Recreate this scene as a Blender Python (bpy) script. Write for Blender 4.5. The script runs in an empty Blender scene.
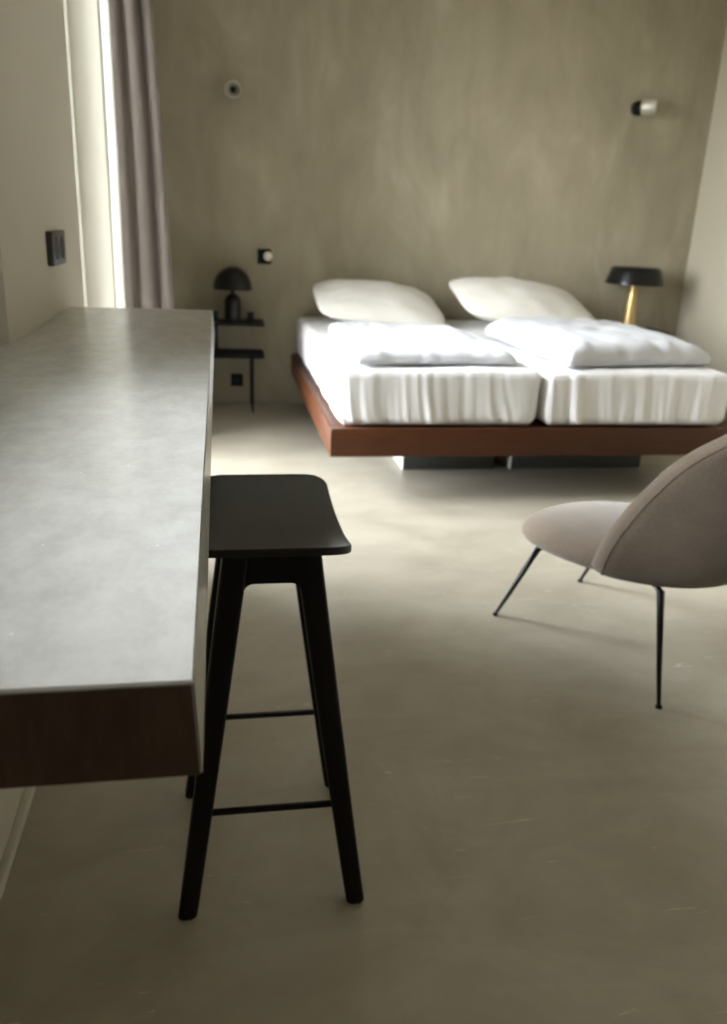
import bpy, bmesh, math, random
from mathutils import Vector, Matrix, noise
PI = math.pi
SC = bpy.context.scene
COL = SC.collection

# ------------------------------------------------------------------ helpers
def lin(c):
    r = []
    for v in c:
        v = v / 255.0
        r.append(v / 12.92 if v <= 0.04045 else ((v + 0.055) / 1.055) ** 2.4)
    return (r[0], r[1], r[2], 1.0)

def new_mat(name):
    m = bpy.data.materials.new(name)
    m.use_nodes = True
    nt = m.node_tree
    b = nt.nodes.get('Principled BSDF')
    return m, nt, b

def N(nt, kind, **kw):
    n = nt.nodes.new(kind)
    for k, v in kw.items():
        if k in n.inputs:
            n.inputs[k].default_value = v
        else:
            setattr(n, k, v)
    return n

def ramp(nt, src, stops):
    r = nt.nodes.new('ShaderNodeValToRGB')
    e = r.color_ramp.elements
    while len(e) < len(stops):
        e.new(0.5)
    for i, (p, c) in enumerate(stops):
        e[i].position = p
        e[i].color = c
    nt.links.new(src, r.inputs['Fac'])
    return r

def coords(nt, scale=(1, 1, 1), rot=(0, 0, 0)):
    t = nt.nodes.new('ShaderNodeTexCoord')
    mp = nt.nodes.new('ShaderNodeMapping')
    mp.inputs['Scale'].default_value = scale
    mp.inputs['Rotation'].default_value = rot
    nt.links.new(t.outputs['Object'], mp.inputs['Vector'])
    return mp.outputs['Vector']

def bump(nt, b, src, strength, dist=0.01):
    n = nt.nodes.new('ShaderNodeBump')
    n.inputs['Strength'].default_value = strength
    n.inputs['Distance'].default_value = dist
    nt.links.new(src, n.inputs['Height'])
    nt.links.new(n.outputs['Normal'], b.inputs['Normal'])

def noise_tex(nt, vec, scale, detail=4, rough=0.55, dist=0.0):
    n = N(nt, 'ShaderNodeTexNoise', Scale=scale, Detail=detail, Roughness=rough, Distortion=dist)
    nt.links.new(vec, n.inputs['Vector'])
    return n.outputs['Fac']

def mixc(nt, fac, a, b, blend='MIX'):
    n = nt.nodes.new('ShaderNodeMix')
    n.data_type = 'RGBA'
    n.blend_type = blend
    if isinstance(fac, float):
        n.inputs[0].default_value = fac
    else:
        nt.links.new(fac, n.inputs[0])
    for i, s in ((6, a), (7, b)):
        if isinstance(s, tuple):
            n.inputs[i].default_value = s
        else:
            nt.links.new(s, n.inputs[i])
    return n.outputs[2]

def plain(name, col, rough=0.5, metal=0.0, spec=0.5, mottled=0.04, scale=8.0, bmp=0.0, bscale=60):
    m, nt, b = new_mat(name)
    c = lin(col)
    v = coords(nt)
    f = noise_tex(nt, v, scale, 3)
    lo = tuple(x * (1 - mottled) for x in c[:3]) + (1,)
    hi = tuple(min(1, x * (1 + mottled)) for x in c[:3]) + (1,)
    r = ramp(nt, f, [(0.3, lo), (0.7, hi)])
    nt.links.new(r.outputs['Color'], b.inputs['Base Color'])
    b.inputs['Roughness'].default_value = rough
    b.inputs['Metallic'].default_value = metal
    b.inputs['Specular IOR Level'].default_value = spec
    if bmp:
        bump(nt, b, noise_tex(nt, v, bscale, 3), bmp, 0.003)
    return m

# ------------------------------------------------------------------ materials
M = {}

def mat_floor():
    m, nt, b = new_mat('polished_microcement_floor')
    v = coords(nt)
    big = noise_tex(nt, v, 0.9, 6, 0.6, 0.6)
    mid = noise_tex(nt, v, 3.2, 8, 0.65, 1.2)
    v2 = coords(nt, (1.0, 2.6, 1), (0, 0, 0.5))
    str_ = noise_tex(nt, v2, 2.2, 6, 0.6, 0.8)
    c1 = ramp(nt, big, [(0.32, lin((144,136,119))), (0.68, lin((178,171,156)))]).outputs['Color']
    c2 = ramp(nt, mid, [(0.3, lin((134,126,108))), (0.7, lin((186,179,165)))]).outputs['Color']
    c3 = ramp(nt, str_, [(0.35, lin((146,138,122))), (0.65, lin((173,167,153)))]).outputs['Color']
    c = mixc(nt, 0.45, c1, c2)
    c = mixc(nt, 0.3, c, c3)
    # fine trowel scratches
    v3 = coords(nt, (1, 9, 1), (0, 0, -0.9))
    sc = noise_tex(nt, v3, 5.0, 3, 0.5, 2.0)
    sr = ramp(nt, sc, [(0.70, (0, 0, 0, 1)), (0.74, (1, 1, 1, 1))]).outputs['Color']
    c = mixc(nt, sr, c, lin((192,185,168)))
    nt.links.new(c, b.inputs['Base Color'])
    rr = ramp(nt, mid, [(0.3, (0.34,) * 3 + (1,)), (0.7, (0.50,) * 3 + (1,))])
    nt.links.new(rr.outputs['Color'], b.inputs['Roughness'])
    b.inputs['Specular IOR Level'].default_value = 0.5
    bump(nt, b, mid, 0.05, 0.01)
    return m

def mat_concrete_wall():
    m, nt, b = new_mat('olive_grey_concrete_wall')
    v = coords(nt, (1, 1, 0.55))
    big = noise_tex(nt, v, 0.75, 5, 0.55, 0.4)
    v2 = coords(nt, (1.5, 1, 0.75))
    mid = noise_tex(nt, v2, 1.8, 8, 0.62, 0.8)
    v3 = coords(nt, (7, 1, 0.7))
    st = noise_tex(nt, v3, 2.2, 5, 0.6, 0.2)
    c1 = ramp(nt, big, [(0.3, lin((134,125,104))), (0.7, lin((176,167,145)))]).outputs['Color']
    c2 = ramp(nt, mid, [(0.3, lin((126,117,97))), (0.55, lin((160,151,129))), (0.75, lin((194,186,165)))]).outputs['Color']
    c3 = ramp(nt, st, [(0.35, lin((133,124,104))), (0.7, lin((160,152,132)))]).outputs['Color']
    c = mixc(nt, 0.5, c1, c2)
    c = mixc(nt, 0.14, c, c3)
    nt.links.new(c, b.inputs['Base Color'])
    b.inputs['Roughness'].default_value = 0.6
    b.inputs['Specular IOR Level'].default_value = 0.3
    bump(nt, b, mid, 0.08, 0.01)
    return m

def mat_counter():
    m, nt, b = new_mat('grey_microcement_counter')
    v = coords(nt)
    big = noise_tex(nt, v, 3.0, 7, 0.62, 0.2)
    v2 = coords(nt, (1.6, 1.0, 1))
    mid = noise_tex(nt, v2, 14.0, 10, 0.75, 0.15)
    c1 = ramp(nt, big, [(0.3, lin((162,160,155))), (0.7, lin((184,183,179)))]).outputs['Color']
    c2 = ramp(nt, mid, [(0.3, lin((152,150,145))), (0.7, lin((194,193,190)))]).outputs['Color']
    c = mixc(nt, 0.5, c1, c2)
    vo = N(nt, 'ShaderNodeTexVoronoi', Scale=7.0)
    vo.voronoi_dimensions = '2D'
    nt.links.new(v, vo.inputs['Vector'])
    sp = ramp(nt, vo.outputs['Distance'], [(0.006, (.7, .7, .7, 1)), (0.013, (0, 0, 0, 1))]).outputs['Color']
    c = mixc(nt, sp, c, lin((215, 214, 210)))
    nt.links.new(c, b.inputs['Base Color'])
    rr = ramp(nt, mid, [(0.3, (0.215,) * 3 + (1,)), (0.7, (0.25,) * 3 + (1,))])
    nt.links.new(rr.outputs['Color'], b.inputs['Roughness'])
    b.inputs['Specular IOR Level'].default_value = 0.5
    v3 = coords(nt, (1.0, 1.5, 1))
    bump(nt, b, noise_tex(nt, v3, 16.0, 6, 0.65, 0.5), 0.05, 0.008)
    return m

def mat_wood(name, dark, light, scale=(1, 14, 14), rough=0.4, spec=0.5, fine=6.0, bmp=0.05):
    m, nt, b = new_mat(name)
    v = coords(nt, scale)
    g = noise_tex(nt, v, fine, 6, 0.6, 0.6)
    v2 = coords(nt, tuple(s * 3 for s in scale))
    f = noise_tex(nt, v2, fine * 1.5, 4, 0.6)
    c1 = ramp(nt, g, [(0.3, lin(dark)), (0.7, lin(light))]).outputs['Color']
    c2 = ramp(nt, f, [(0.35, lin(dark)), (0.7, lin(light))]).outputs['Color']
    nt.links.new(mixc(nt, 0.35, c1, c2), b.inputs['Base Color'])
    b.inputs['Roughness'].default_value = rough
    b.inputs['Specular IOR Level'].default_value = spec
    if bmp:
        bump(nt, b, f, bmp, 0.004)
    return m

def mat_fabric(name, dark, light, scale=260, rough=0.9, bmp=0.25, sheen=0.3):
    m, nt, b = new_mat(name)
    v = coords(nt)
    g = noise_tex(nt, v, scale, 3, 0.6)
    big = noise_tex(nt, v, 7, 4, 0.6)
    c1 = ramp(nt, g, [(0.3, lin(dark)), (0.7, lin(light))]).outputs['Color']
    c2 = ramp(nt, big, [(0.3, lin(dark)), (0.7, lin(light))]).outputs['Color']
    nt.links.new(mixc(nt, 0.4, c1, c2), b.inputs['Base Color'])
    b.inputs['Roughness'].default_value = rough
    b.inputs['Specular IOR Level'].default_value = 0.2
    b.inputs['Sheen Weight'].default_value = sheen
    bump(nt, b, g, bmp, 0.002)
    return m

def mat_sheer(name='white_sheer_fabric', lo=(240, 240, 236), hi=(250, 250, 247), thru=.6):
    m, nt, b = new_mat(name)
    v = coords(nt, (60, 60, 4))
    f = noise_tex(nt, v, 3, 2)
    c = ramp(nt, f, [(0.3, lin(lo)), (0.7, lin(hi))]).outputs['Color']
    d = nt.nodes.new('ShaderNodeBsdfDiffuse')
    t = nt.nodes.new('ShaderNodeBsdfTranslucent')
    x = nt.nodes.new('ShaderNodeMixShader')
    x.inputs[0].default_value = thru
    nt.links.new(c, d.inputs['Color']); nt.links.new(c, t.inputs['Color'])
    nt.links.new(d.outputs[0], x.inputs[1]); nt.links.new(t.outputs[0], x.inputs[2])
    nt.links.new(x.outputs[0], nt.nodes['Material Output'].inputs['Surface'])
    return m

def mat_pane():
    m, nt, b = new_mat('window_glass')
    t = nt.nodes.new('ShaderNodeBsdfTransparent')
    t.inputs['Color'].default_value = (0.96, 0.98, 0.97, 1)
    g = nt.nodes.new('ShaderNodeBsdfGlossy')
    g.inputs['Roughness'].default_value = 0.02
    fr = nt.nodes.new('ShaderNodeFresnel')
    fr.inputs['IOR'].default_value = 1.45
    x = nt.nodes.new('ShaderNodeMixShader')
    nt.links.new(fr.outputs[0], x.inputs[0])
    nt.links.new(t.outputs[0], x.inputs[1]); nt.links.new(g.outputs[0], x.inputs[2])
    nt.links.new(x.outputs[0], nt.nodes['Material Output'].inputs['Surface'])
    return m

M['floor'] = mat_floor()
M['concrete'] = mat_concrete_wall()
M['paint'] = plain('warm_white_wall_paint', (188, 183, 170), 0.75, spec=0.25, mottled=0.025, scale=1.5, bmp=0.05, bscale=90)
M['paint_beige'] = plain('light_beige_wall_paint', (178, 170, 152), 0.75, spec=0.25, mottled=0.025, scale=1.5, bmp=0.05, bscale=90)
M['ceiling'] = plain('white_ceiling_paint', (222, 219, 210), 0.85, spec=0.2, mottled=0.015, scale=1.2)
M['counter'] = mat_counter()
M['brown_panel'] = mat_wood('dark_brown_veneer', (68, 53, 46), (88, 71, 62), (8, 8, 1.2), 0.5, 0.3)
M['black_wood'] = mat_wood('black_stained_oak', (9, 8, 7), (34, 32, 30), (22, 1.2, 22), 0.42, 0.45, 7.0, 0.12)
M['black_leg'] = mat_wood('black_stained_oak_leg', (8, 8, 7), (14, 13, 12), (16, 16, 1.2), 0.45, 0.28, 7.0, 0.06)
M['bed_wood'] = mat_wood('reddish_brown_wood', (53, 28, 13), (78, 43, 20), (1.2, 9, 14), 0.5, 0.22, 5.0, 0.03)
M['bed_wood_side'] = mat_wood('reddish_brown_wood_lengthwise', (53, 28, 13), (78, 43, 20), (9, 1.2, 14), 0.5, 0.22, 5.0, 0.03)
M['sheet'] = mat_fabric('white_cotton_sheet', (212, 211, 211), (222, 221, 221), 300, 0.9, 0.08, 0.1)
M['duvet'] = mat_fabric('white_duvet_cotton', (188, 189, 194), (202, 203, 208), 300, 0.9, 0.08, 0.1)
M['pillow'] = mat_fabric('off_white_pillow_cotton', (206, 202, 193), (219, 215, 207), 300, 0.9, 0.08, 0.1)
M['chair_fabric'] = mat_fabric('taupe_wool_upholstery', (88, 77, 66), (118, 105, 91), 230, 0.95, 0.4, 0.25)
M['chair_trim'] = mat_fabric('taupe_seam_piping', (78, 69, 58), (96, 86, 74), 230, 0.95, 0.4, 0.25)
M['curtain'] = mat_fabric('taupe_grey_curtain', (102, 93, 87), (118, 108, 101), 200, 0.95, 0.25, 0.2)
M['sheer'] = mat_sheer()
M['black_metal'] = plain('black_powder_coat', (9, 9, 9), 0.4, 0.0, 0.32)
M['black_gloss'] = plain('black_lacquer', (8, 8, 8), 0.28, 0.0, 0.35)
M['black_matte'] = plain('matte_black', (10, 10, 9), 0.6, 0.0, 0.25)
M['charcoal_plate'] = plain('charcoal_plastic', (62, 58, 56), 0.45)
M['dark_hole'] = plain('black_plastic_recess', (8, 8, 8), 0.6)
M['brass'] = plain('brushed_brass', (204, 178, 128), 0.45, 1.0, mottled=0.06, scale=30)
M['chrome'] = plain('brushed_steel', (205, 203, 197), 0.18, 1.0, mottled=0.03)
M['satin_nickel'] = plain('satin_nickel', (196, 192, 180), 0.45, 0.6)
M['opal'] = plain('pale_opal_glass', (214, 210, 198), 0.25, mottled=0.02)
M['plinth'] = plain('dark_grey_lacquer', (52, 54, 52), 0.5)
M['plinth_lit_end'] = plain('window_lit_plinth_grey', (205, 204, 200), 0.5)  # plinth grey made pale, with the window light put into the colour
M['frame_white'] = plain('white_window_lacquer', (228, 226, 218), 0.4)
M['pane'] = mat_pane()
M['white_plastic'] = plain('white_plastic', (226, 224, 216), 0.4)

# ------------------------------------------------------------------ mesh tools
def finish(name, bm, mat, parent=None, smooth=35, loc=None):
    bmesh.ops.recalc_face_normals(bm, faces=bm.faces)
    me = bpy.data.meshes.new(name)
    bm.to_mesh(me); bm.free()
    me.materials.append(mat)
    if smooth:
        for p in me.polygons:
            p.use_smooth = True
        me.set_sharp_from_angle(angle=math.radians(smooth))
    o = bpy.data.objects.new(name, me)
    COL.objects.link(o)
    if parent is not None:
        o.parent = parent
    if loc:
        o.location = loc
    return o

def tag(o, label, cat, group=None, kind=None):
    o['label'] = label
    o['category'] = cat
    if group: o['group'] = group
    if kind: o['kind'] = kind
    return o

def empty(name, loc=(0, 0, 0), rz=0.0):
    o = bpy.data.objects.new(name, None)
    COL.objects.link(o)
    o.location = loc
    o.rotation_euler = (0, 0, rz)
    o.empty_display_size = 0.1
    return o

def box(bm, a, b, bev=0.0, seg=2):
    r = bmesh.ops.create_cube(bm, size=1.0)
    vs = r['verts']
    for v in vs:
        v.co = Vector([(a[i] + b[i]) / 2 + v.co[i] * (b[i] - a[i]) for i in range(3)])
    if bev:
        es = list({e for v in vs for e in v.link_edges})
        bmesh.ops.bevel(bm, geom=es, offset=bev, segments=seg, affect='EDGES', profile=0.5, clamp_overlap=True)

def frame_of(d):
    d = d.normalized()
    u = Vector((0, 0, 1)) if abs(d.z) < 0.9 else Vector((1, 0, 0))
    a = d.cross(u).normalized()
    return a, d.cross(a).normalized()

def tube(bm, pts, rad, n=16, cap=True):
    pts = [Vector(p) for p in pts]
    rings = []
    for i, p in enumerate(pts):
        d = (pts[min(i + 1, len(pts) - 1)] - pts[max(i - 1, 0)])
        a, b = frame_of(d)
        if i and (a.dot(pa) < 0):
            a, b = -a, -b
        pa = a
        rings.append([bm.verts.new(p + a * math.cos(2 * PI * k / n) * rad[i] + b * math.sin(2 * PI * k / n) * rad[i]) for k in range(n)])
    for i in range(len(rings) - 1):
        for k in range(n):
            bm.faces.new((rings[i][k], rings[i][(k + 1) % n], rings[i + 1][(k + 1) % n], rings[i + 1][k]))
    if cap:
        bm.faces.new(rings[0]); bm.faces.new(rings[-1])

def lathe(bm, prof, n=40, mat=None):
    """prof: (radius, z) pairs, about local Z; mat: optional matrix."""
    mat = mat or Matrix.Identity(4)
    rings = []
    for r, z in prof:
        if r < 1e-6:
            rings.append([bm.verts.new(mat @ Vector((0, 0, z)))])
        else:
            rings.append([bm.verts.new(mat @ Vector((r * math.cos(2 * PI * k / n), r * math.sin(2 * PI * k / n), z))) for k in range(n)])
    for A, B in zip(rings, rings[1:]):
        for k in range(n):
            k2 = (k + 1) % n
            if len(A) == 1 and len(B) == 1:
                continue
            if len(A) == 1: bm.faces.new((A[0], B[k], B[k2]))
            elif len(B) == 1: bm.faces.new((A[k], A[k2], B[0]))
            else: bm.faces.new((A[k], A[k2], B[k2], B[k]))

def loft(bm, rings, cap=True):
    R = [[bm.verts.new(p) for p in r] for r in rings]
    n = len(R[0])
    for A, B in zip(R, R[1:]):
        for k in range(n):
            bm.faces.new((A[k], A[(k + 1) % n], B[(k + 1) % n], B[k]))
    if cap:
        bm.faces.new(R[0]); bm.faces.new(R[-1])

def rrect(cx, cy, hx, hy, r, z, seg=3):
    r = min(r, hx * .99, hy * .99)
    out = []
    for qx, qy, a0 in ((1, 1, 0), (-1, 1, PI / 2), (-1, -1, PI), (1, -1, 1.5 * PI)):
        for k in range(seg + 1):
            a = a0 + (PI / 2) * k / seg
            out.append(Vector((cx + qx * (hx - r) + r * math.cos(a), cy + qy * (hy - r) + r * math.sin(a), z)))
    return out

def prism(bm, pts, off):
    """pts: closed list of Vectors, extruded by off."""
    a = [bm.verts.new(p) for p in pts]
    b = [bm.verts.new(p + off) for p in pts]
    n = len(a)
    bm.faces.new(a); bm.faces.new(list(reversed(b)))
    for k in range(n):
        bm.faces.new((a[k], b[k], b[(k + 1) % n], a[(k + 1) % n]))

def sphere_grid(nu, nv):
    """cube-sphere style closed grid: yields topology on a box [-1,1]^3 with (nu,nu,nv) cuts."""
    bm = bmesh.new()
    bmesh.ops.create_cube(bm, size=2.0)
    return bm

def soft_box(size, r, cuts, shape=None):
    """rounded box with an even grid; size half extents; shape(p, n) -> moved p."""
    bm = bmesh.new()
    hx, hy, hz = size
    nx, ny, nz = cuts
    verts = {}
    def V(i, j, k):
        key = (i, j, k)
        if key not in verts:
            p = Vector((-hx + 2 * hx * i / nx, -hy + 2 * hy * j / ny, -hz + 2 * hz * k / nz))
            q = Vector((max(-hx + r, min(hx - r, p.x)), max(-hy + r, min(hy - r, p.y)), max(-hz + r, min(hz - r, p.z))))
            d = p - q
            n = d.normalized() if d.length > 1e-9 else Vector((0, 0, 1))
            p2 = q + n * r
            if shape: p2 = shape(p2, n)
            verts[key] = bm.verts.new(p2)
        return verts[key]
    for i in range(nx):
        for j in range(ny):
            for k in (0, nz):
                bm.faces.new((V(i, j, k), V(i + 1, j, k), V(i + 1, j + 1, k), V(i, j + 1, k)))
    for i in range(nx):
        for k in range(nz):
            for j in (0, ny):
                bm.faces.new((V(i, j, k), V(i + 1, j, k), V(i + 1, j, k + 1), V(i, j, k + 1)))
    for j in range(ny):
        for k in range(nz):
            for i in (0, nx):
                bm.faces.new((V(i, j, k), V(i, j + 1, k), V(i, j + 1, k + 1), V(i, j, k + 1)))
    return bm

def catmull(P, n=8):
    P = [Vector(p) for p in P]
    out = []
    for i in range(len(P) - 1):
        p0 = P[max(i - 1, 0)]; p1 = P[i]; p2 = P[i + 1]; p3 = P[min(i + 2, len(P) - 1)]
        for k in range(n):
            t = k / n
            out.append(0.5 * ((2 * p1) + (p2 - p0) * t + (2 * p0 - 5 * p1 + 4 * p2 - p3) * t * t + (3 * p1 - p0 - 3 * p2 + p3) * t ** 3))
    out.append(P[-1])
    return out

def fbm(x, y, z, o=3):
    s = 0; a = 1; f = 1
    for _ in range(o):
        s += a * noise.noise(Vector((x * f, y * f, z * f))); a *= .5; f *= 2.1
    return s

# ------------------------------------------------------------------ the room
XL, XR, YB, YF, ZC = -0.445, 3.39, 5.80, -2.6, 2.85
W1 = (0.45, 1.60, 1.22, 2.26)              # window over the counter: y0,y1,z0,z1
W2 = (3.05, 4.75, 0.04, 2.62)               # tall narrow window beyond the counter
PIER = 2.947                                # far corner of the pier; a shallow recess runs on to the window
NX, NY, NZ, NB = XL - .195, 1.885, 2.32, 0.97  # the niche over the counter: back, far end, top, bottom
XR2 = -0.56                                 # the wall beyond the pier lies a little further back
XO = -0.80                                  # outer face of the left wall

bm = bmesh.new(); box(bm, (XO - .05, YF - .2, -.12), (XR + .2, YB + .2, 0))
tag(finish('floor', bm, M['floor'], smooth=0), 'polished grey beige microcement floor', 'floor', kind='structure')
bm = bmesh.new(); box(bm, (XO - .05, YF - .2, ZC), (XR + .2, YB + .2, ZC + .12))
tag(finish('ceiling', bm, M['ceiling'], smooth=0), 'plain white ceiling', 'ceiling', kind='structure')
bm = bmesh.new(); box(bm, (XO - .05, YB, 0), (XR + .2, YB + .2, ZC))
tag(finish('wall_back', bm, M['concrete'], smooth=0), 'olive grey bare concrete wall behind the bed', 'wall', kind='structure')
bm = bmesh.new(); box(bm, (XR, YF, 0), (XR + .2, YB, ZC))
tag(finish('wall_right', bm, M['paint_beige'], smooth=0), 'warm white painted wall on the right', 'wall', kind='structure')
bm = bmesh.new(); box(bm, (XO - .05, YF - .2, 0), (XR + .2, YF, ZC))
tag(finish('wall_front', bm, M['paint'], smooth=0), 'warm white painted wall behind the viewpoint', 'wall', kind='structure')
bm = bmesh.new()
for (y0, y1, z0, z1, xi) in ((YF, W1[0], 0, ZC, XL), (W1[0], NY, 0, NB - .02, XL), (W1[0], NY, NZ, ZC, XL),
                             (W1[0], W1[1], NB - .02, W1[2], NX), (W1[0], W1[1], W1[3], NZ, NX), (W1[1], NY, NB - .02, NZ, NX),
                             (NY, PIER, 0, ZC, XL), (PIER, W2[0], 0, ZC, XR2), (W2[0], W2[1], 0, W2[2], XR2),
                             (W2[0], W2[1], W2[3], ZC, XR2), (W2[1], YB, 0, ZC, XR2)):
    box(bm, (XO, y0, z0), (xi, y1, z1))
tag(finish('wall_left', bm, M['paint'], smooth=0), 'warm white painted wall with two window niches', 'wall', kind='structure')
bm = bmesh.new(); box(bm, (XL, YF, 0), (XL + .016, PIER, .026), .003)
tag(finish('baseboard_left', bm, M['paint']), 'low painted baseboard along the left wall', 'baseboard', kind='structure')

def window(name, y0, y1, z0, z1, x, mull, label, rail=None):
    root = empty(name, (x, (y0 + y1) / 2, z0))
    tag(root, label, 'window', kind='structure')
    ox, oy, oz = x, (y0 + y1) / 2, z0
    f = 0.055; d = 0.035
    def B(bm, a, b, bev=.006): box(bm, (a[0] - ox, a[1] - oy, a[2] - oz), (b[0] - ox, b[1] - oy, b[2] - oz), bev)
    bm = bmesh.new()
    B(bm, (x - d, y0, z0), (x + d, y0 + f, z1)); B(bm, (x - d, y1 - f, z0), (x + d, y1, z1))
    B(bm, (x - d, y0 + f, z0), (x + d, y1 - f, z0 + f)); B(bm, (x - d, y0 + f, z1 - f), (x + d, y1 - f, z1))
    if mull:
        ym = (y0 + y1) / 2
        B(bm, (x - d, ym - .04, z0 + f), (x + d, ym + .04, z1 - f))
    finish('window_frame', bm, M['frame_white'], root)
    bm = bmesh.new()
    B(bm, (x - .004, y0 + f - .01, z0 + f - .01), (x + .004, y1 - f + .01, z1 - f + .01), 0)
    finish('pane', bm, M['pane'], root, smooth=0)
    bm = bmesh.new()
    hz = z0 + min(1.05, (z1 - z0) * .45)
    hy = (y0 + y1) / 2 if mull else y0 + f / 2
    B(bm, (x + d, hy - .012, hz - .035), (x + d + .012, hy + .012, hz + .035), .004)
    B(bm, (x + d + .012, hy - .009, hz - .1), (x + d + .03, hy + .009, hz + .012), .006)
    finish('handle', bm, M['black_metal'], root)
    return root

w1 = window('window_1', W1[0], W1[1], W1[2], W1[3], XL - .235, False, 'white framed window in the niche over the counter')
bm = bmesh.new(); box(bm, (NX + .001 - w1.location.x, W1[0] + .001 - w1.location.y, NB - .02 - w1.location.z), (XL - w1.location.x, NY - .001 - w1.location.y, NB - w1.location.z))
finish('sill', bm, M['counter'], w1, smooth=0)
window('window_2', W2[0], W2[1], W2[2], W2[3], XR2 - .178, True, 'tall white framed window between counter and curtain')

# ------------------------------------------------------------------ counter
root = empty('counter', (-0.25, 1.5, 0.90))
tag(root, 'long grey microcement counter with dark brown end, fixed along the left wall', 'counter')
O = Vector((-0.25, 1.5, 0.90))
CX0, CX1, CY0, CY1, CZ0, CZ1 = XL + .0006, -0.02, 0.466, 2.66, 0.897, 0.97
def outline_counter():
    return [(CX1, CY0), (CX1, CY1), (CX0, CY1), (CX0, CY0)]
bm = bmesh.new()
pts = [Vector((x - O.x, y - O.y, CZ1 - .003 - O.z)) for x, y in outline_counter()]
prism(bm, pts, Vector((0, 0, .003)))
es = [e for e in bm.edges if all(v.co.z > CZ1 - O.z - 1e-4 for v in e.verts)]
bmesh.ops.bevel(bm, geom=es, offset=.0012, segments=2, affect='EDGES')
finish('worktop', bm, M['counter'], root)
bm = bmesh.new()
o2 = [(x, y) for x, y in outline_counter()]
o2[0] = (CX1, CY0 + .004); o2[-1] = (CX0, CY0 + .004)
pts = [Vector((x - O.x, y - O.y, CZ0 - O.z)) for x, y in o2]
prism(bm, pts, Vector((0, 0, CZ1 - .003 - CZ0)))
for v in bm.verts:                                   # the long side leans out a little towards its lower edge
    if v.co.x > CX1 - O.x - .001 and v.co.z < .01: v.co.x += .0040
finish('apron_body', bm, M['counter'], root)
bm = bmesh.new()
box(bm, (CX0 - O.x, CY0 + .0005 - O.y, CZ0 - O.z), (CX1 - .0015 - O.x, CY0 + .004 - O.y, CZ1 - .0032 - O.z), .0008)
for v in bm.verts:
    if v.co.x > CX1 - O.x - .01 and v.co.z < .01: v.co.x += .0037
p = finish('end_panel', bm, M['brown_panel'], root); p['label'] = 'dark brown wood end panel'

# ------------------------------------------------------------------ outlet on the pier
root = empty('wall_outlet', (XL, 2.465, 1.147), 0)
tag(root, 'charcoal double wall outlet above the counter beside the window', 'wall outlet')
bm = bmesh.new(); box(bm, (0.0, -.095, -.044), (.017, .095, .044), .003)
finish('cover_plate', bm, M['charcoal_plate'], root)
for yy in (-.043, .043):
    bm = bmesh.new()
    lathe(bm, [(0.0305, .0), (.0305, .0012), (.0265, .0012), (.0255, .0004), (.0, .0004)], 32,
          Matrix.Translation((.0168, yy, 0)) @ Matrix.Rotation(PI / 2, 4, 'Y'))
    s = finish('socket', bm, M['dark_hole'], root)
    bm = bmesh.new()
    for dy in (-.0095, .0095):
        lathe(bm, [(.0, .0016), (.003, .0016), (.003, .0)], 12, Matrix.Translation((.0172, yy + dy, 0)) @ Matrix.Rotation(PI / 2, 4, 'Y'))
    finish('contact_hole', bm, M['chrome'], s)

# ------------------------------------------------------------------ curtains
def drape(name, ctrl, z0, z1, top_scale, mat, pivot, thick=.003, nz=26, sway=0.012, parent=None, seed=0):
    path = catmull([(x, y, 0) for x, y in ctrl], 10)
    bm = bmesh.new()
    px, py = pivot
    rows = []
    for j in range(nz + 1):
        t = j / nz
        z = z0 + (z1 - z0) * t
        k = 1 + (top_scale - 1) * t
        row = []
        for i, p in enumerate(path):
            x = px + (p.x - px) * k
            y = py + (p.y - py) * (1 - .08 * t)
            w = sway * fbm(p.y * 3 + seed, z * .9, seed, 2)
            row.append(bm.verts.new((x + w, y + w * .4, z)))
        rows.append(row)
    for A, B in zip(rows, rows[1:]):
        for i in range(len(A) - 1):
            bm.faces.new((A[i], A[i + 1], B[i + 1], B[i]))
    o = finish(name, bm, mat, parent, smooth=80)
    md = o.modifiers.new('cloth_thickness', 'SOLIDIFY'); md.thickness = thick; md.offset = 0
    return o

ct = empty('curtain', (-0.40, 4.85, 0.02))
tag(ct, 'taupe grey floor-length curtain gathered beside the tall window', 'curtain')
d = drape('drape', [(-0.538, 4.799), (-0.49, 4.785), (-0.457, 4.792), (-0.443, 4.827), (-0.416, 4.835), (-0.387, 4.805), (-0.353, 4.785), (-0.331, 4.795), (-0.318, 4.832), (-0.296, 4.835), (-0.272, 4.803), (-0.248, 4.785), (-0.226, 4.803), (-0.234, 4.88), (-0.299, 4.924), (-0.394, 4.911), (-0.516, 4.924)],
          .02, ZC - .045, .68, M['curtain'], (-.535, 4.80), .004, sway=.010, seed=3)
d.parent = ct; d.matrix_parent_inverse = Matrix.Translation((.40, -4.85, -.02))
st = empty('sheer_curtain', (-0.53, 4.75, 0.02))
tag(st, 'narrow white sheer curtain glowing between window niche and taupe curtain', 'curtain')
d = drape('drape', [(-.538, 4.64), (-.520, 4.65), (-.537, 4.66), (-.514, 4.672), (-.532, 4.685), (-.508, 4.70), (-.528, 4.712), (-.503, 4.725), (-.522, 4.74)],
          .02, ZC - .045, .9, M['sheer'], (-.52, 4.68), .0015, sway=.004, seed=9)
d.parent = st; d.matrix_parent_inverse = Matrix.Translation((.53, -4.75, -.02))
rl = empty('curtain_rail', (-.455, 4.05, ZC - .04))
tag(rl, 'slim white curtain rail fixed along the ceiling over the tall window', 'curtain rail')
bm = bmesh.new(); box(bm, (-.06, -.85, 0.002), (.06, 1.05, .04), .004)
finish('track', bm, M['white_plastic'], rl)

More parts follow.
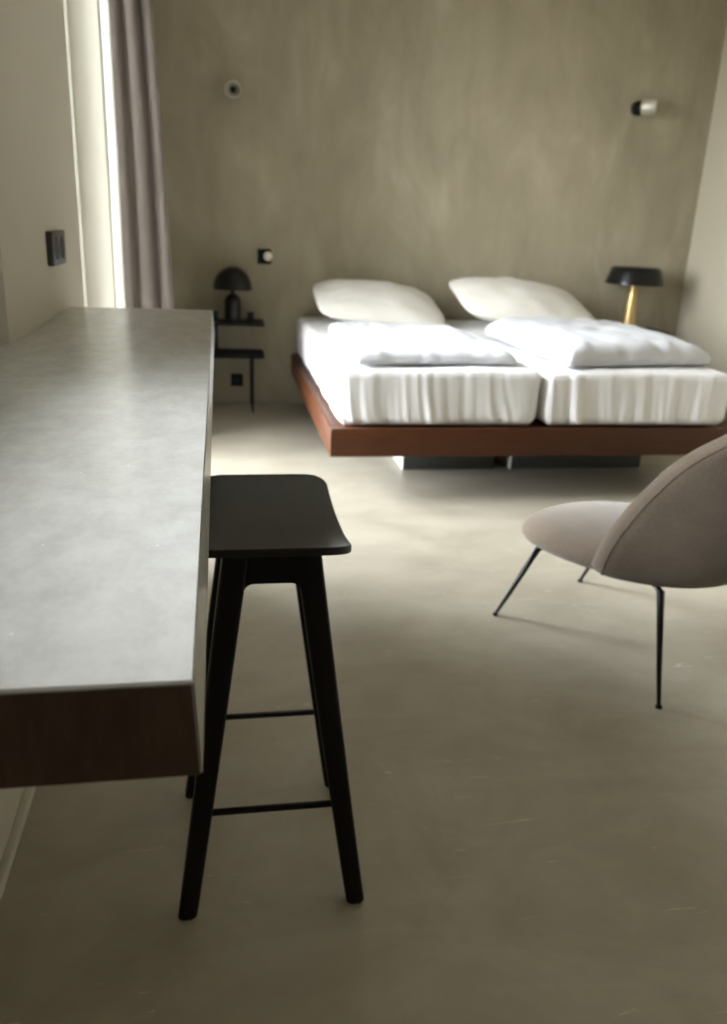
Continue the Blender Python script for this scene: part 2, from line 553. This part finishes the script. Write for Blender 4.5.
# ------------------------------------------------------------------ bar stool
SX, SY = 0.082, 1.410
stool = empty('bar_stool', (SX, SY, 0))
tag(stool, 'black stained wooden bar stool with curved saddle seat beside the counter', 'bar stool')
def seat_z(y): return .729 + .026 * (abs(y) / .2) ** 2.2
bm = bmesh.new()
hx, hy, rc, th = .128, .203, .042, .014
nx, ny = 28, 40
def seat_xy(u, v):
    # map the square to a rounded rectangle row by row
    y = hy * v
    e = max(0, abs(y) - (hy - rc))
    w = hx - (rc - math.sqrt(max(0, rc * rc - e * e)))
    return Vector((w * u, y, 0))
vs_ = [-math.cos(PI * j / ny) for j in range(ny + 1)]
vs_ = [0.55 * a + 0.45 * (-1 + 2 * j / ny) for j, a in enumerate(vs_)]
top, bot = [], []
for v in vs_:
    ra, rb = [], []
    for i in range(nx + 1):
        u = -1 + 2 * i / nx
        p = seat_xy(u, v)
        z = seat_z(p.y)
        edge = max(abs(u), 0)
        ra.append(bm.verts.new((p.x, p.y, z))); rb.append(bm.verts.new((p.x, p.y, z - th)))
    top.append(ra); bot.append(rb)
for G in (top, bot):
    for A, B in zip(G, G[1:]):
        for i in range(nx):
            bm.faces.new((A[i], A[i + 1], B[i + 1], B[i]))
for i in range(nx):
    for j in (0, ny):
        bm.faces.new((top[j][i], top[j][i + 1], bot[j][i + 1], bot[j][i]))
for j in range(ny):
    for i in (0, nx):
        bm.faces.new((top[j][i], top[j + 1][i], bot[j + 1][i], bot[j][i]))
bmesh.ops.recalc_face_normals(bm, faces=bm.faces)
es = [e for e in bm.edges if e.is_manifold and e.calc_face_angle(0) > math.radians(60) and abs(e.verts[0].co.z - e.verts[1].co.z) < .012]
bmesh.ops.bevel(bm, geom=es, offset=.003, segments=3, affect='EDGES', clamp_overlap=True)
finish('seat', bm, M['black_wood'], stool, smooth=40)

def half_outer(z): return .178 - (.178 - .083) * (z / .72) ** .96
def leg_w(z): return .035 + .010 * z / .72
def leg_y(z): return .1735 - (.1735 - .105) * z / .72
for sx in (-1, 1):
    for sy in (-1, 1):
        rings = []
        for z, sc in ((0, .74), (.007, .97), (.012, 1), (.03, 1), (.12, 1), (.25, 1), (.4, 1), (.55, 1), (.65, 1), (.724, 1)):
            w = leg_w(z)
            cx = sx * (half_outer(z) - w / 2); cy = sy * leg_y(z)
            rings.append(rrect(cx, cy, w / 2 * sc, w / 2 * sc * .92, .0065, z))
        bm = bmesh.new(); loft(bm, rings)
        finish('leg', bm, M['black_leg'], stool, smooth=50)
for sy in (-1, 1):
    def hin(z): return half_outer(z) - leg_w(z) + .004
    pts = []
    r = .020
    zb = .660
    for k in range(9):
        a = PI - (PI / 2) * k / 8        # fillet on the left
        pts.append((-hin(zb) + r + r * math.cos(a), zb - r + r * math.sin(a)))
    for k in range(9):
        a = PI / 2 - (PI / 2) * k / 8
        pts.append((hin(zb) - r + r * math.cos(a), zb - r + r * math.sin(a)))
    pts += [(hin(zb) + .022, zb - r), (hin(zb) + .012, .726), (-hin(zb) - .012, .726), (-hin(zb) - .022, zb - r)]
    bm = bmesh.new()
    yy = sy * leg_y(.69)
    prism(bm, [Vector((x, yy - .017, z)) for x, z in pts], Vector((0, .034, 0)))
    finish('apron', bm, M['black_leg'], stool)
    bm = bmesh.new()
    zz = .216
    yc = sy * leg_y(zz)
    w = half_outer(zz) - leg_w(zz) + .006
    box(bm, (-w, yc - .004, zz - .0065), (w, yc + .004, zz + .0065), .0025)
    finish('stretcher', bm, M['black_metal'], stool)

# ------------------------------------------------------------------ lounge chair
CH = Vector((1.2706, 2.2115, 0))
fwd = Vector((-.427, .905, 0)).normalized()
ang = math.atan2(-fwd.x, fwd.y)            # local +Y is the sitting direction
chair = empty('lounge_chair', CH, ang)
tag(chair, 'taupe upholstered shell lounge chair on thin black legs in front of the bed', 'lounge chair')

def smin(a): return a
# seat: a soft rounded pad
bm = bmesh.new()
nu, nv = 48, 24
def seat_pt(a, b):
    # a around, b from -pi/2 (under) to pi/2 (top)
    ca, sa = math.cos(a), math.sin(a)
    e = 2 / 2.5
    X = math.copysign(abs(ca) ** e, ca); Y = math.copysign(abs(sa) ** e, sa)
    cb, sb = math.cos(b), math.sin(b)
    eb = .75
    R = abs(cb) ** eb; Z = math.copysign(abs(sb) ** .9, sb)
    y = .045 + .325 * Y * R
    hw = .285 - .035 * max(0, y / .4)
    x = hw * X * R
    dome = .012 * (1 - X * X * R * R)
    zc = (.346 - .13 * (y - .06)) if sb > 0 else (.338 - .085 * (y - .06))
    return Vector((x, y, zc + (.062 if sb > 0 else .055) * Z + (dome if sb > 0 else 0)))
rings = [[seat_pt(2 * PI * i / nu, -PI / 2 + PI * j / nv) for i in range(nu)] for j in range(1, nv)]
loft(bm, rings, cap=False)
lo = bm.verts.new(seat_pt(0, -PI / 2)); hi = bm.verts.new(seat_pt(0, PI / 2))
bm.verts.ensure_lookup_table()
for i in range(nu):
    bm.faces.new((lo, bm.verts[(i + 1) % nu], bm.verts[i]))
    k = (nv - 2) * nu
    bm.faces.new((hi, bm.verts[k + i], bm.verts[k + (i + 1) % nu]))
finish('seat', bm, M['chair_fabric'], chair, smooth=80)

# back shell
def lerp(tbl, x):
    for (a, va), (b, vb) in zip(tbl, tbl[1:]):
        if x <= b:
            t = (x - a) / (b - a); t = max(0, min(1, t)); t = t * t * (3 - 2 * t) if False else t
            return va + (vb - va) * t
    return tbl[-1][1]
H_Z = [(0, .350), (.12, .373), (.3, .458), (.5, .578), (.7, .71), (.85, .80), (.95, .85), (1, .865)]
H_FC = [(0, -.30), (.12, -.345), (.3, -.385), (.5, -.42), (.7, -.455), (.85, -.485), (.95, -.50), (1, -.505)]
H_TH = [(0, 60), (.12, 64.5), (.3, 66), (.5, 62), (.7, 54), (.85, 42), (.95, 26), (1, 10)]
def smooth_tbl(tbl, x):
    # average of a few samples softens the corners of the table
    return sum(lerp(tbl, max(0, min(1, x + d))) for d in (-.06, -.03, 0, .03, .06)) / 5
def shell_pt(u, h):
    th = math.radians(smooth_tbl(H_TH, h)) * u
    z = smooth_tbl(H_Z, h); fc = smooth_tbl(H_FC, h)
    W, D = .355, .43
    # lower edge lifts gently toward its ends
    return Vector((W * math.sin(th), fc + D * (1 - math.cos(th)), z + .012 * (1 - h) * u * u))
nu, nh = 44, 36
def shell_grid(off0, off1, inset, mat, name, rim=True):
    P = [[None] * (nu + 1) for _ in range(nh + 1)]
    for j in range(nh + 1):
        for i in range(nu + 1):
            u = (-1 + 2 * i / nu) * (1 - inset); h = inset * .8 + (j / nh) * (1 - 1.6 * inset)
            p = shell_pt(u, h)
            e = 1e-3
            du = shell_pt(u + e, h) - shell_pt(u - e, h)
            dh = shell_pt(u, min(1, h + e)) - shell_pt(u, max(0, h - e))
            n = du.cross(dh).normalized()      # faces away from the sitter or toward; fixed below
            if n.y > 0: n = -n
            P[j][i] = (p, n)
    bm = bmesh.new()
    def pad(i, j):
        d = min(1 - abs(-1 + 2 * i / nu), 1.15 * (1 - abs(-1 + 2 * j / nh)))
        return math.sqrt(max(0, 1 - max(0, 1 - d / .17) ** 2))
    mid = (off0 + off1) / 2
    A = [[bm.verts.new(p + n * (mid + (off0 - mid) * max(.12, pad(i, j)))) for i, (p, n) in enumerate(r)] for j, r in enumerate(P)]
    B = [[bm.verts.new(p + n * (mid + (off1 - mid) * max(.12, pad(i, j)))) for i, (p, n) in enumerate(r)] for j, r in enumerate(P)]
    for G in (A, B):
        for r, s in zip(G, G[1:]):
            for i in range(nu):
                bm.faces.new((r[i], r[i + 1], s[i + 1], s[i]))
    loopA = [A[0][i] for i in range(nu)] + [A[j][nu] for j in range(nh)] + [A[nh][i] for i in range(nu, 0, -1)] + [A[j][0] for j in range(nh, 0, -1)]
    loopB = [B[0][i] for i in range(nu)] + [B[j][nu] for j in range(nh)] + [B[nh][i] for i in range(nu, 0, -1)] + [B[j][0] for j in range(nh, 0, -1)]
    L = len(loopA)
    side = []
    for k in range(L):
        side.append(bm.faces.new((loopA[k], loopA[(k + 1) % L], loopB[(k + 1) % L], loopB[k])))
    bmesh.ops.recalc_face_normals(bm, faces=bm.faces)
    return finish(name, bm, mat, chair, smooth=60)
back = shell_grid(-.030, .034, 0.0, M['chair_fabric'], 'backrest')
# seam piping round the back cover
bm = bmesh.new()
loop = []
q = .925
ha, hb = .035, .955
for k in range(25): loop.append((-q + 2 * q * k / 24, ha))
for k in range(1, 25): loop.append((q, ha + (hb - ha) * k / 24))
for k in range(1, 25): loop.append((q - 2 * q * k / 24, hb))
for k in range(1, 24): loop.append((-q, hb - (hb - ha) * k / 24))
pts = []
for u, h in loop:
    p = shell_pt(u, h); e = 1e-3
    n = (shell_pt(u + e, h) - shell_pt(u - e, h)).cross(shell_pt(u, h + e) - shell_pt(u, h - e)).normalized()
    if n.y > 0: n = -n
    dd = min(1 - abs(u), 1.15 * (1 - abs(2 * h - 1)))
    pts.append(p + n * (.002 + .032 * math.sqrt(max(0, 1 - max(0, 1 - dd / .17) ** 2))))
tube(bm, pts + pts[:1], [.0022] * (len(pts) + 1), 8)
finish('piping', bm, M['chair_trim'], back, smooth=60)

# legs
def chair_leg(foot, top, joint=None):
    bm = bmesh.new()
    foot = Vector(foot); top = Vector(top)
    pts = [foot + Vector((0, 0, .006)), foot + (top - foot) * .35, foot + (top - foot) * .7, top]
    rad = [.0058, .0075, .0095, .0112]
    if joint:
        for t in joint: pts.append(Vector(t)); rad.append(.0112)
    tube(bm, pts, rad, 16)
    leg = finish('leg', bm, M['black_metal'], chair, smooth=60)
    bm = bmesh.new()
    lathe(bm, [(0, 0), (.0095, 0), (.0095, .006), (.0062, .011), (0, .011)], 20, Matrix.Translation(foot))
    finish('foot_glide', bm, M['black_matte'], leg)
chair_leg((-.240, .330, 0), (-.196, .215, .278), [(-.190, .20, .29)])
chair_leg((.240, .375, 0), (.200, .230, .278), [(.19, .21, .29)])
chair_leg((-.240, -.330, 0), (-.222, -.262, .325), [(-.212, -.235, .336), (-.18, -.17, .335), (-.15, -.08, .325)])
chair_leg((.240, -.330, 0), (.222, -.262, .325), [(.212, -.235, .336), (.18, -.17, .335), (.15, -.08, .325)])
bm = bmesh.new()
tube(bm, [(-.185, .18, .300), (-.14, -.10, .318), (-.20, -.225, .338)], [.009] * 3, 12)
tube(bm, [(.185, .18, .300), (.14, -.10, .318), (.20, -.225, .338)], [.009] * 3, 12)
tube(bm, [(-.185, .18, .300), (.185, .18, .300)], [.009] * 2, 12)
finish('under_frame', bm, M['black_metal'], chair, smooth=60)

# ------------------------------------------------------------------ bed
BX0, BX1, BY0, BY1, BZ0, BZ1 = .490, 2.512, 3.60, 5.77, .224, .357
bed = empty('bed_frame', ((BX0 + BX1) / 2, (BY0 + BY1) / 2, 0))
tag(bed, 'floating reddish brown wooden platform bed on recessed dark plinths', 'bed')
ox, oy = (BX0 + BX1) / 2, (BY0 + BY1) / 2
def bb(name, a, b, mat, bev=.003, parent=None):
    bm = bmesh.new(); box(bm, (a[0] - ox, a[1] - oy, a[2]), (b[0] - ox, b[1] - oy, b[2]), bev)
    return finish(name, bm, mat, parent or bed)
bb('front_rail', (BX0, BY0, BZ0), (BX1, BY0 + .035, BZ1), M['bed_wood'])
bb('back_rail', (BX0, BY1 - .035, BZ0), (BX1, BY1, BZ1), M['bed_wood'])
bb('side_rail', (BX0, BY0 + .0352, BZ0), (BX0 + .035, BY1 - .0352, BZ1), M['bed_wood_side'])
bb('side_rail', (BX1 - .035, BY0 + .0352, BZ0), (BX1, BY1 - .0352, BZ1), M['bed_wood_side'])
bb('deck', (BX0 + .0352, BY0 + .0352, BZ0 + .004), (BX1 - .0352, BY1 - .0352, BZ1 - .004), M['bed_wood'])
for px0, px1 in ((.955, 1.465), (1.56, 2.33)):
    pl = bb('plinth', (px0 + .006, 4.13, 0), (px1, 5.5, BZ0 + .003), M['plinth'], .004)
    e = bb('end_panel', (px0, 4.128, 0), (px0 + .0058, 5.5, BZ0 + .0025), M['plinth_lit_end'], .001, pl)  # left end coloured pale to show window light falling on it
    e['label'] = 'plinth end in pale grey, window light put into its colour'

# mattresses in fitted sheets
def mattress(cx, label, seed):
    hx, hy, hz = .490, 1.045, .1335
    cy = 4.675
    def shape(p, n):
        q = p.copy()
        fz = (hz - p.z) / (2 * hz)                  # 0 top, 1 bottom
        # vertical folds of the sheet on the front face, running out on the top
        if n.y < -.3:
            k = max(0, min(1, (-n.y - .3) / .5))
            x = p.x * 9 + 1.5 * fbm(p.x * 2, p.z * 2, seed)
            w = fbm(p.x * 11 + .5 * fbm(p.x * 3, p.z * 2, seed, 2) + 1.6 * p.z, p.z * .8 + seed, seed, 3)
            q.y += k * .016 * w * (.3 + fz)
            q.x += k * .006 * fbm(p.x * 4, p.z * 4, seed + 7, 2)
        if abs(n.x) > .3:
            w = fbm(p.y * 5, p.z * 1.6 + seed, seed + 3, 3)
            q.x += (1 if n.x > 0 else -1) * (-.006 + .007 * w) * (.3 + fz)
        if n.z > .3:
            q.z += .007 * fbm(p.x * 3, p.y * 2.2, seed + 5, 3) - .006 * (abs(p.x) / hx) ** 4
        if fz > .8:
            q.x *= 1 - .010 * (fz - .8) / .2
        return q
    bm = soft_box((hx, hy, hz), .045, (110, 60, 26), shape)
    o = finish('mattress', bm, M['sheet'], smooth=80, loc=(cx, cy, BZ1 + hz + .003))
    tag(o, label, 'mattress', 'mattresses in white fitted sheets')
mattress(1.007, 'mattress in a white fitted sheet, on the bed half nearer the mushroom lamp', 2.3)
mattress(1.997, 'mattress in a white fitted sheet, on the bed half nearer the brass-legged lamp', 8.1)

# folded duvets
def duvet(c, thick, label, seed, zb):
    # c: corner points front-left, front-right, rear-right, rear-left on the mattress
    cen = sum((Vector((x, y, 0)) for x, y in c), Vector()) / 4
    def shape(p, n):
        u, v = (p.x + 1) / 2, (p.y + 1) / 2
        a = Vector((c[0][0], c[0][1], 0)).lerp(Vector((c[1][0], c[1][1], 0)), u)
        b = Vector((c[3][0], c[3][1], 0)).lerp(Vector((c[2][0], c[2][1], 0)), u)
        q = a.lerp(b, v) - cen
        t = p.z / .1                               # -1 .. 1
        ed = max(0, 1 - abs(p.x) ** 9) ** .5 * max(0, 1 - abs(p.y) ** 10) ** .5
        puff = .42 + .58 * ed
        w = .014 * fbm(q.x * 4, q.y * 3, seed, 3) + .012 * fbm(q.x * 9 + q.y * 3, q.y * 6, seed + 4, 3)
        z = thick * (t + 1) / 2 * puff + (w if t > 0 else 0)
        lay = .5 + .5 * math.sin(t * 6.5)
        out = 1 + .012 * lay * (1 - abs(t)) + .015 * fbm(q.x * 3, q.y * 3, seed + 9, 2)
        return Vector((q.x * out, q.y * out, z))
    bm = soft_box((1, 1, .1), .05, (44, 44, 8), shape)
    o = finish('duvet', bm, M['duvet'], smooth=80, loc=(cen.x, cen.y, zb))
    tag(o, label, 'duvet', 'folded white duvets on the bed')
ZM = BZ1 + .003 + .267
duvet([(.605, 3.67), (1.395, 3.73), (1.340, 4.80), (.620, 4.78)], .072, 'folded white duvet lying flat in front of the lower pillow', 1.7, ZM + .008)
duvet([(1.620, 3.67), (2.450, 3.81), (2.420, 4.93), (1.560, 4.80)], .115, 'folded white duvet lying flat in front of the taller plumper pillow', 5.2, ZM + .008)

# pillows
def pillow(cx, cy, w, d, T, tilt, label, seed, roll=0):
    bm = bmesh.new()
    n = 36
    def pt(u, v, s):
        # square to rounded plan, sides bowed in slightly
        x = w / 2 * u * math.sqrt(1 - .22 * v ** 4) * (1 - .03 * (1 - v * v))
        y = d / 2 * v * math.sqrt(1 - .22 * u ** 4) * (1 - .03 * (1 - u * u))
        h = max(0, (1 - abs(u) ** 2.2)) ** .6 * max(0, (1 - abs(v) ** 2.2)) ** .6
        wr = (.012 * fbm(x * 5, y * 5, seed, 3) + .006 * fbm(x * 14, y * 14, seed, 2)) * min(1, h * 2)
        return Vector((x, y, s * (T / 2 if s > 0 else T * .42) * h + wr))
    us = [math.sin(PI / 2 * (-1 + 2 * i / n)) for i in range(n + 1)]
    top = [[bm.verts.new(pt(u, v, 1)) for u in us] for v in us]
    bot = [[(top[j][i] if i in (0, n) or j in (0, n) else bm.verts.new(pt(us[i], us[j], -1))) for i in range(n + 1)] for j in range(n + 1)]
    for G in (top, bot):
        for j in range(n):
            for i in range(n):
                bm.faces.new((G[j][i], G[j][i + 1], G[j + 1][i + 1], G[j + 1][i]))
    R = Matrix.Rotation(roll, 4, 'Y') @ Matrix.Rotation(tilt, 4, 'X')
    for v in bm.verts: v.co = R @ v.co
    zmin = min(v.co.z for v in bm.verts)
    o = finish('pillow', bm, M['pillow'], smooth=80, loc=(cx, cy, ZM + .006 - zmin))
    tag(o, label, 'pillow', 'white pillows at the head of the bed')
pillow(1.005, 5.33, .83, .76, .215, math.radians(12), 'smaller off-white pillow at the head of the bed, beside the black mushroom lamp', 3.1, math.radians(3.5))
pillow(1.975, 5.33, .93, .78, .25, math.radians(13), 'larger plump off-white pillow at the head of the bed, nearer the brass-legged lamp', 6.4, math.radians(5))

# ------------------------------------------------------------------ nightstands
def nightstand(x0, x1, label):
    root = empty('nightstand', ((x0 + x1) / 2, 5.625, 0))
    tag(root, label, 'nightstand', 'black two-tier nightstands')
    hw = (x1 - x0) / 2
    for nm, z in (('table_top', .592), ('shelf', .384)):
        bm = bmesh.new()
        loft(bm, [rrect(0, 0, hw, .150, .02, z - .018), rrect(0, 0, hw, .150, .02, z)])
        bmesh.ops.bevel(bm, geom=[e for e in bm.edges if abs(e.verts[0].co.z - e.verts[1].co.z) < 1e-5], offset=.003, segments=2, affect='EDGES')
        finish(nm, bm, M['black_matte'], root)
    for sx in (-1, 1):
        for yy in (-.135, .135):
            bm = bmesh.new(); tube(bm, [(sx * (hw - .08), yy, 0), (sx * (hw - .08), yy, .367)], [.009, .009], 14)
            finish('leg', bm, M['black_metal'], root)
    bm = bmesh.new(); box(bm, (-hw + .03, .115, .384), (-hw + .16, .137, .575), .003)
    finish('riser', bm, M['black_metal'], root)
    return root
nightstand(-.170, .293, 'black two-tier nightstand carrying the black mushroom lamp')
nightstand(2.640, 3.160, 'black nightstand carrying the brass-legged lamp, mostly hidden by the bed')

# mushroom lamp
lamp = empty('table_lamp', (.089, 5.60, .592))
tag(lamp, 'glossy black mushroom table lamp with dome shade on the nightstand', 'table lamp')
bm = bmesh.new()
lathe(bm, [(0, 0), (.075, 0), (.078, .004), (.078, .012), (.074, .016), (.03, .018), (0, .018)], 40)
finish('lamp_base', bm, M['black_gloss'], lamp)
bm = bmesh.new()
prof = [(.0, .016), (.054, .016), (.055, .03), (.055, .12)]
for k in range(1, 9):
    a = PI / 2 * k / 8
    prof.append((.055 * math.cos(a) if k < 8 else 0.0, .12 + .06 * math.sin(a)))
lathe(bm, prof, 40)
finish('lamp_body', bm, M['black_gloss'], lamp)
bm = bmesh.new(); lathe(bm, [(0, .17), (.016, .17), (.016, .30), (0, .30)], 20)
finish('lamp_stem', bm, M['black_metal'], lamp)
bm = bmesh.new()
prof = []
for k in range(17):
    a = PI / 2 * k / 16
    prof.append((.127 * math.cos(a) if k < 16 else 0.0, .208 + .140 * math.sin(a)))
inner = [(r * .965, .208 + (z - .208) * .965) for r, z in reversed(prof)]
lathe(bm, inner + [(.127, .204)] + prof, 48)
finish('lamp_shade', bm, M['black_gloss'], lamp, smooth=60)

# small things beside the mushroom lamp
root = empty('storage_box', (-.075, 5.575, .592))
tag(root, 'low black box on the nightstand, between counter and mushroom lamp', 'box')
bm = bmesh.new(); box(bm, (-.075, -.055, 0), (.068, .055, .055), .005); finish('box_body', bm, M['black_matte'], root)
bm = bmesh.new(); box(bm, (-.077, -.057, .055), (.070, .057, .066), .004); finish('lid', bm, M['black_matte'], root)
root = empty('trinket_box', (.202, 5.55, .592))
tag(root, 'small black block beside the mushroom lamp near the nightstand corner', 'box')
bm = bmesh.new(); box(bm, (-.022, -.03, 0), (.022, .03, .050), .005); finish('box_body', bm, M['black_matte'], root)
bm = bmesh.new(); box(bm, (-.023, -.031, .050), (.023, .031, .066), .005); finish('lid', bm, M['black_matte'], root)

# brass-legged lamp
lamp = empty('table_lamp', (2.895, 5.60, .592))
tag(lamp, 'table lamp with wide flat black shade on tapered brass leg', 'table lamp')
bm = bmesh.new()
lathe(bm, [(0, 0), (.056, 0), (.056, .006), (.053, .010), (.027, .31), (.025, .325), (0, .325)], 40)
finish('lamp_leg', bm, M['brass'], lamp)
bm = bmesh.new()
outer = [(.202, .318), (.200, .328), (.176, .405), (.168, .424), (.150, .434), (0, .438)]
inner = [(0, .430), (.148, .426), (.162, .418), (.170, .403), (.194, .326), (.197, .318)]
lathe(bm, inner + outer, 56)
finish('lamp_shade', bm, M['black_gloss'], lamp, smooth=40)
bm = bmesh.new(); lathe(bm, [(0, .325), (.026, .325), (.03, .34), (.03, .42), (0, .42)], 24)
finish('lamp_holder', bm, M['black_metal'], lamp)

# ------------------------------------------------------------------ on the back wall
def spot(x, z, aim, label):
    root = empty('wall_spotlight', (x, YB, z))
    tag(root, label, 'wall light', 'swivel spotlights above the bed')
    R = Matrix.Rotation(PI / 2, 4, 'X')            # local Z -> -Y, out from the wall
    bm = bmesh.new(); lathe(bm, [(0, 0), (.046, 0), (.046, .022), (.042, .026), (0, .027)], 36, R)
    finish('wall_base', bm, M['black_metal'], root)
    a = Vector(aim).normalized()
    j = Vector((0, -.055, 0))
    bm = bmesh.new(); tube(bm, [(0, -.02, 0), (0, -.055, 0), tuple(j + a * .012)], [.010, .010, .010], 14)
    finish('joint', bm, M['black_metal'], root, smooth=60)
    Q = Matrix.Translation(j + a * .012) @ a.to_track_quat('Z', 'Y').to_matrix().to_4x4()
    bm = bmesh.new()
    lathe(bm, [(0, -.012), (.034, -.012), (.048, .0), (.052, .012), (.052, .085), (.049, .088), (.040, .088), (.026, .045), (.0, .045)], 40, Q)
    h = finish('spot_head', bm, M['satin_nickel'], root, smooth=40)
    bm = bmesh.new(); lathe(bm, [(0, .064), (.010, .064), (.018, .058), (.020, .046), (0, .046)], 24, Q)
    finish('bulb', bm, M['dark_hole'], h, smooth=50)
spot(.105, 1.985, (.02, -1, -.10), 'round wall spotlight facing the room above the black mushroom lamp')
spot(2.830, 2.050, (.86, -.50, .06), 'wall spotlight turned sideways above the brass-legged lamp')

root = empty('wall_switch', (.305, YB, 1.000))
tag(root, 'black square wall plate with round pale knob, right above the mushroom lamp', 'wall switch')
bm = bmesh.new(); box(bm, (-.045, -.012, -.048), (.045, 0, .048), .003); finish('plate', bm, M['black_matte'], root)
bm = bmesh.new(); lathe(bm, [(.030, .010), (.030, .040), (.026, .052), (.014, .058), (0, .060)], 32, Matrix.Translation((.024, 0, .002)) @ Matrix.Rotation(PI / 2, 4, 'X'))
finish('knob', bm, M['opal'], root)

root = empty('wall_outlet', (.115, YB, .165))
tag(root, 'black square wall outlet low on the concrete wall under the nightstand shelf', 'wall outlet')
bm = bmesh.new(); box(bm, (-.042, -.011, -.044), (.042, 0, .044), .003); finish('cover_plate', bm, M['black_matte'], root)
bm = bmesh.new(); lathe(bm, [(.022, .0105), (.022, .0122), (.019, .0122), (.018, .0114), (0, .0114)], 28, Matrix.Rotation(PI / 2, 4, 'X'))
finish('socket', bm, M['dark_hole'], root)

# ------------------------------------------------------------------ daylight
SKY, GLOW = 30.0, 1.9
world = bpy.data.worlds.new('overcast_sky'); SC.world = world
world.use_nodes = True
nt = world.node_tree
bg = nt.nodes['Background']
tc = nt.nodes.new('ShaderNodeTexCoord')
sep = nt.nodes.new('ShaderNodeSeparateXYZ')
nt.links.new(tc.outputs['Generated'], sep.inputs[0])
mr = nt.nodes.new('ShaderNodeMapRange')
mr.inputs['From Min'].default_value = -1; mr.inputs['From Max'].default_value = 1
nt.links.new(sep.outputs['Z'], mr.inputs['Value'])
r = ramp(nt, mr.outputs['Result'], [(0.0, (.16, .155, .14, 1)), (.47, (.26, .25, .23, 1)), (.52, (.89, .90, .95, 1)), (1.0, (.945, .965, 1.03, 1))])
nt.links.new(r.outputs['Color'], bg.inputs['Color'])
# brighter patch where the sun stands behind the cloud, low over the window side
vn = nt.nodes.new('ShaderNodeVectorMath'); vn.operation = 'DOT_PRODUCT'
vn.inputs[1].default_value = Vector((-.74, .54, .40)).normalized()
nt.links.new(tc.outputs['Generated'], vn.inputs[0])
def mth(op, a, b):
    n = nt.nodes.new('ShaderNodeMath'); n.operation = op
    for i, x in enumerate((a, b)):
        if isinstance(x, (int, float)): n.inputs[i].default_value = x
        else: nt.links.new(x, n.inputs[i])
    return n.outputs[0]
glow = mth('POWER', mth('MAXIMUM', vn.outputs['Value'], 0.0), 7.0)
st_ = mth('MULTIPLY', mth('ADD', mth('MULTIPLY', glow, GLOW), 1.0), SKY)
nt.links.new(st_, bg.inputs['Strength'])

def portal(y0, y1, z0, z1, x):
    l = bpy.data.lights.new('window_portal', 'AREA')
    l.shape = 'RECTANGLE'; l.size = (z1 - z0); l.size_y = (y1 - y0)
    l.cycles.is_portal = True
    o = bpy.data.objects.new('window_portal', l); COL.objects.link(o)
    o.location = (x, (y0 + y1) / 2, (z0 + z1) / 2)
    o.rotation_euler = (0, -PI / 2, 0)
portal(*W1, XO - .01)
portal(*W2, XO - .01)

# ------------------------------------------------------------------ camera
F = 820.09
yaw, pitch, roll = (math.radians(a) for a in (10.3457, 19.5038, 2.5099))
fw = Vector((math.sin(yaw), math.cos(yaw), 0)); rt = Vector((math.cos(yaw), -math.sin(yaw), 0)); up = Vector((0, 0, 1))
f2 = fw * math.cos(pitch) - up * math.sin(pitch); u2 = up * math.cos(pitch) + fw * math.sin(pitch)
r3 = rt * math.cos(roll) + u2 * math.sin(roll); u3 = u2 * math.cos(roll) - rt * math.sin(roll)
cam = bpy.data.cameras.new('camera'); co = bpy.data.objects.new('camera', cam); COL.objects.link(co)
mw = Matrix((r3, u3, -f2)).transposed().to_4x4()
mw.translation = (0, 0, 1.25)
co.matrix_world = mw
cam.sensor_fit = 'VERTICAL'; cam.sensor_height = 36.0; cam.sensor_width = 36.0
cam.lens = 36.0 * F / 1024
cam.clip_start = .05; cam.clip_end = 200
cam.dof.use_dof = True
cam.dof.focus_distance = 0.95
cam.dof.aperture_fstop = 5.6
SC.camera = co

vs = SC.view_settings
vs.view_transform = 'Standard'; vs.look = 'None'; vs.gamma = 1.0; vs.use_curve_mapping = False
vs.exposure = 0.12
SC.cycles.max_bounces = 12
SC.cycles.diffuse_bounces = 8
SC.cycles.transparent_max_bounces = 12
SC.cycles.sample_clamp_indirect = 8
SC.cycles.use_denoising = True
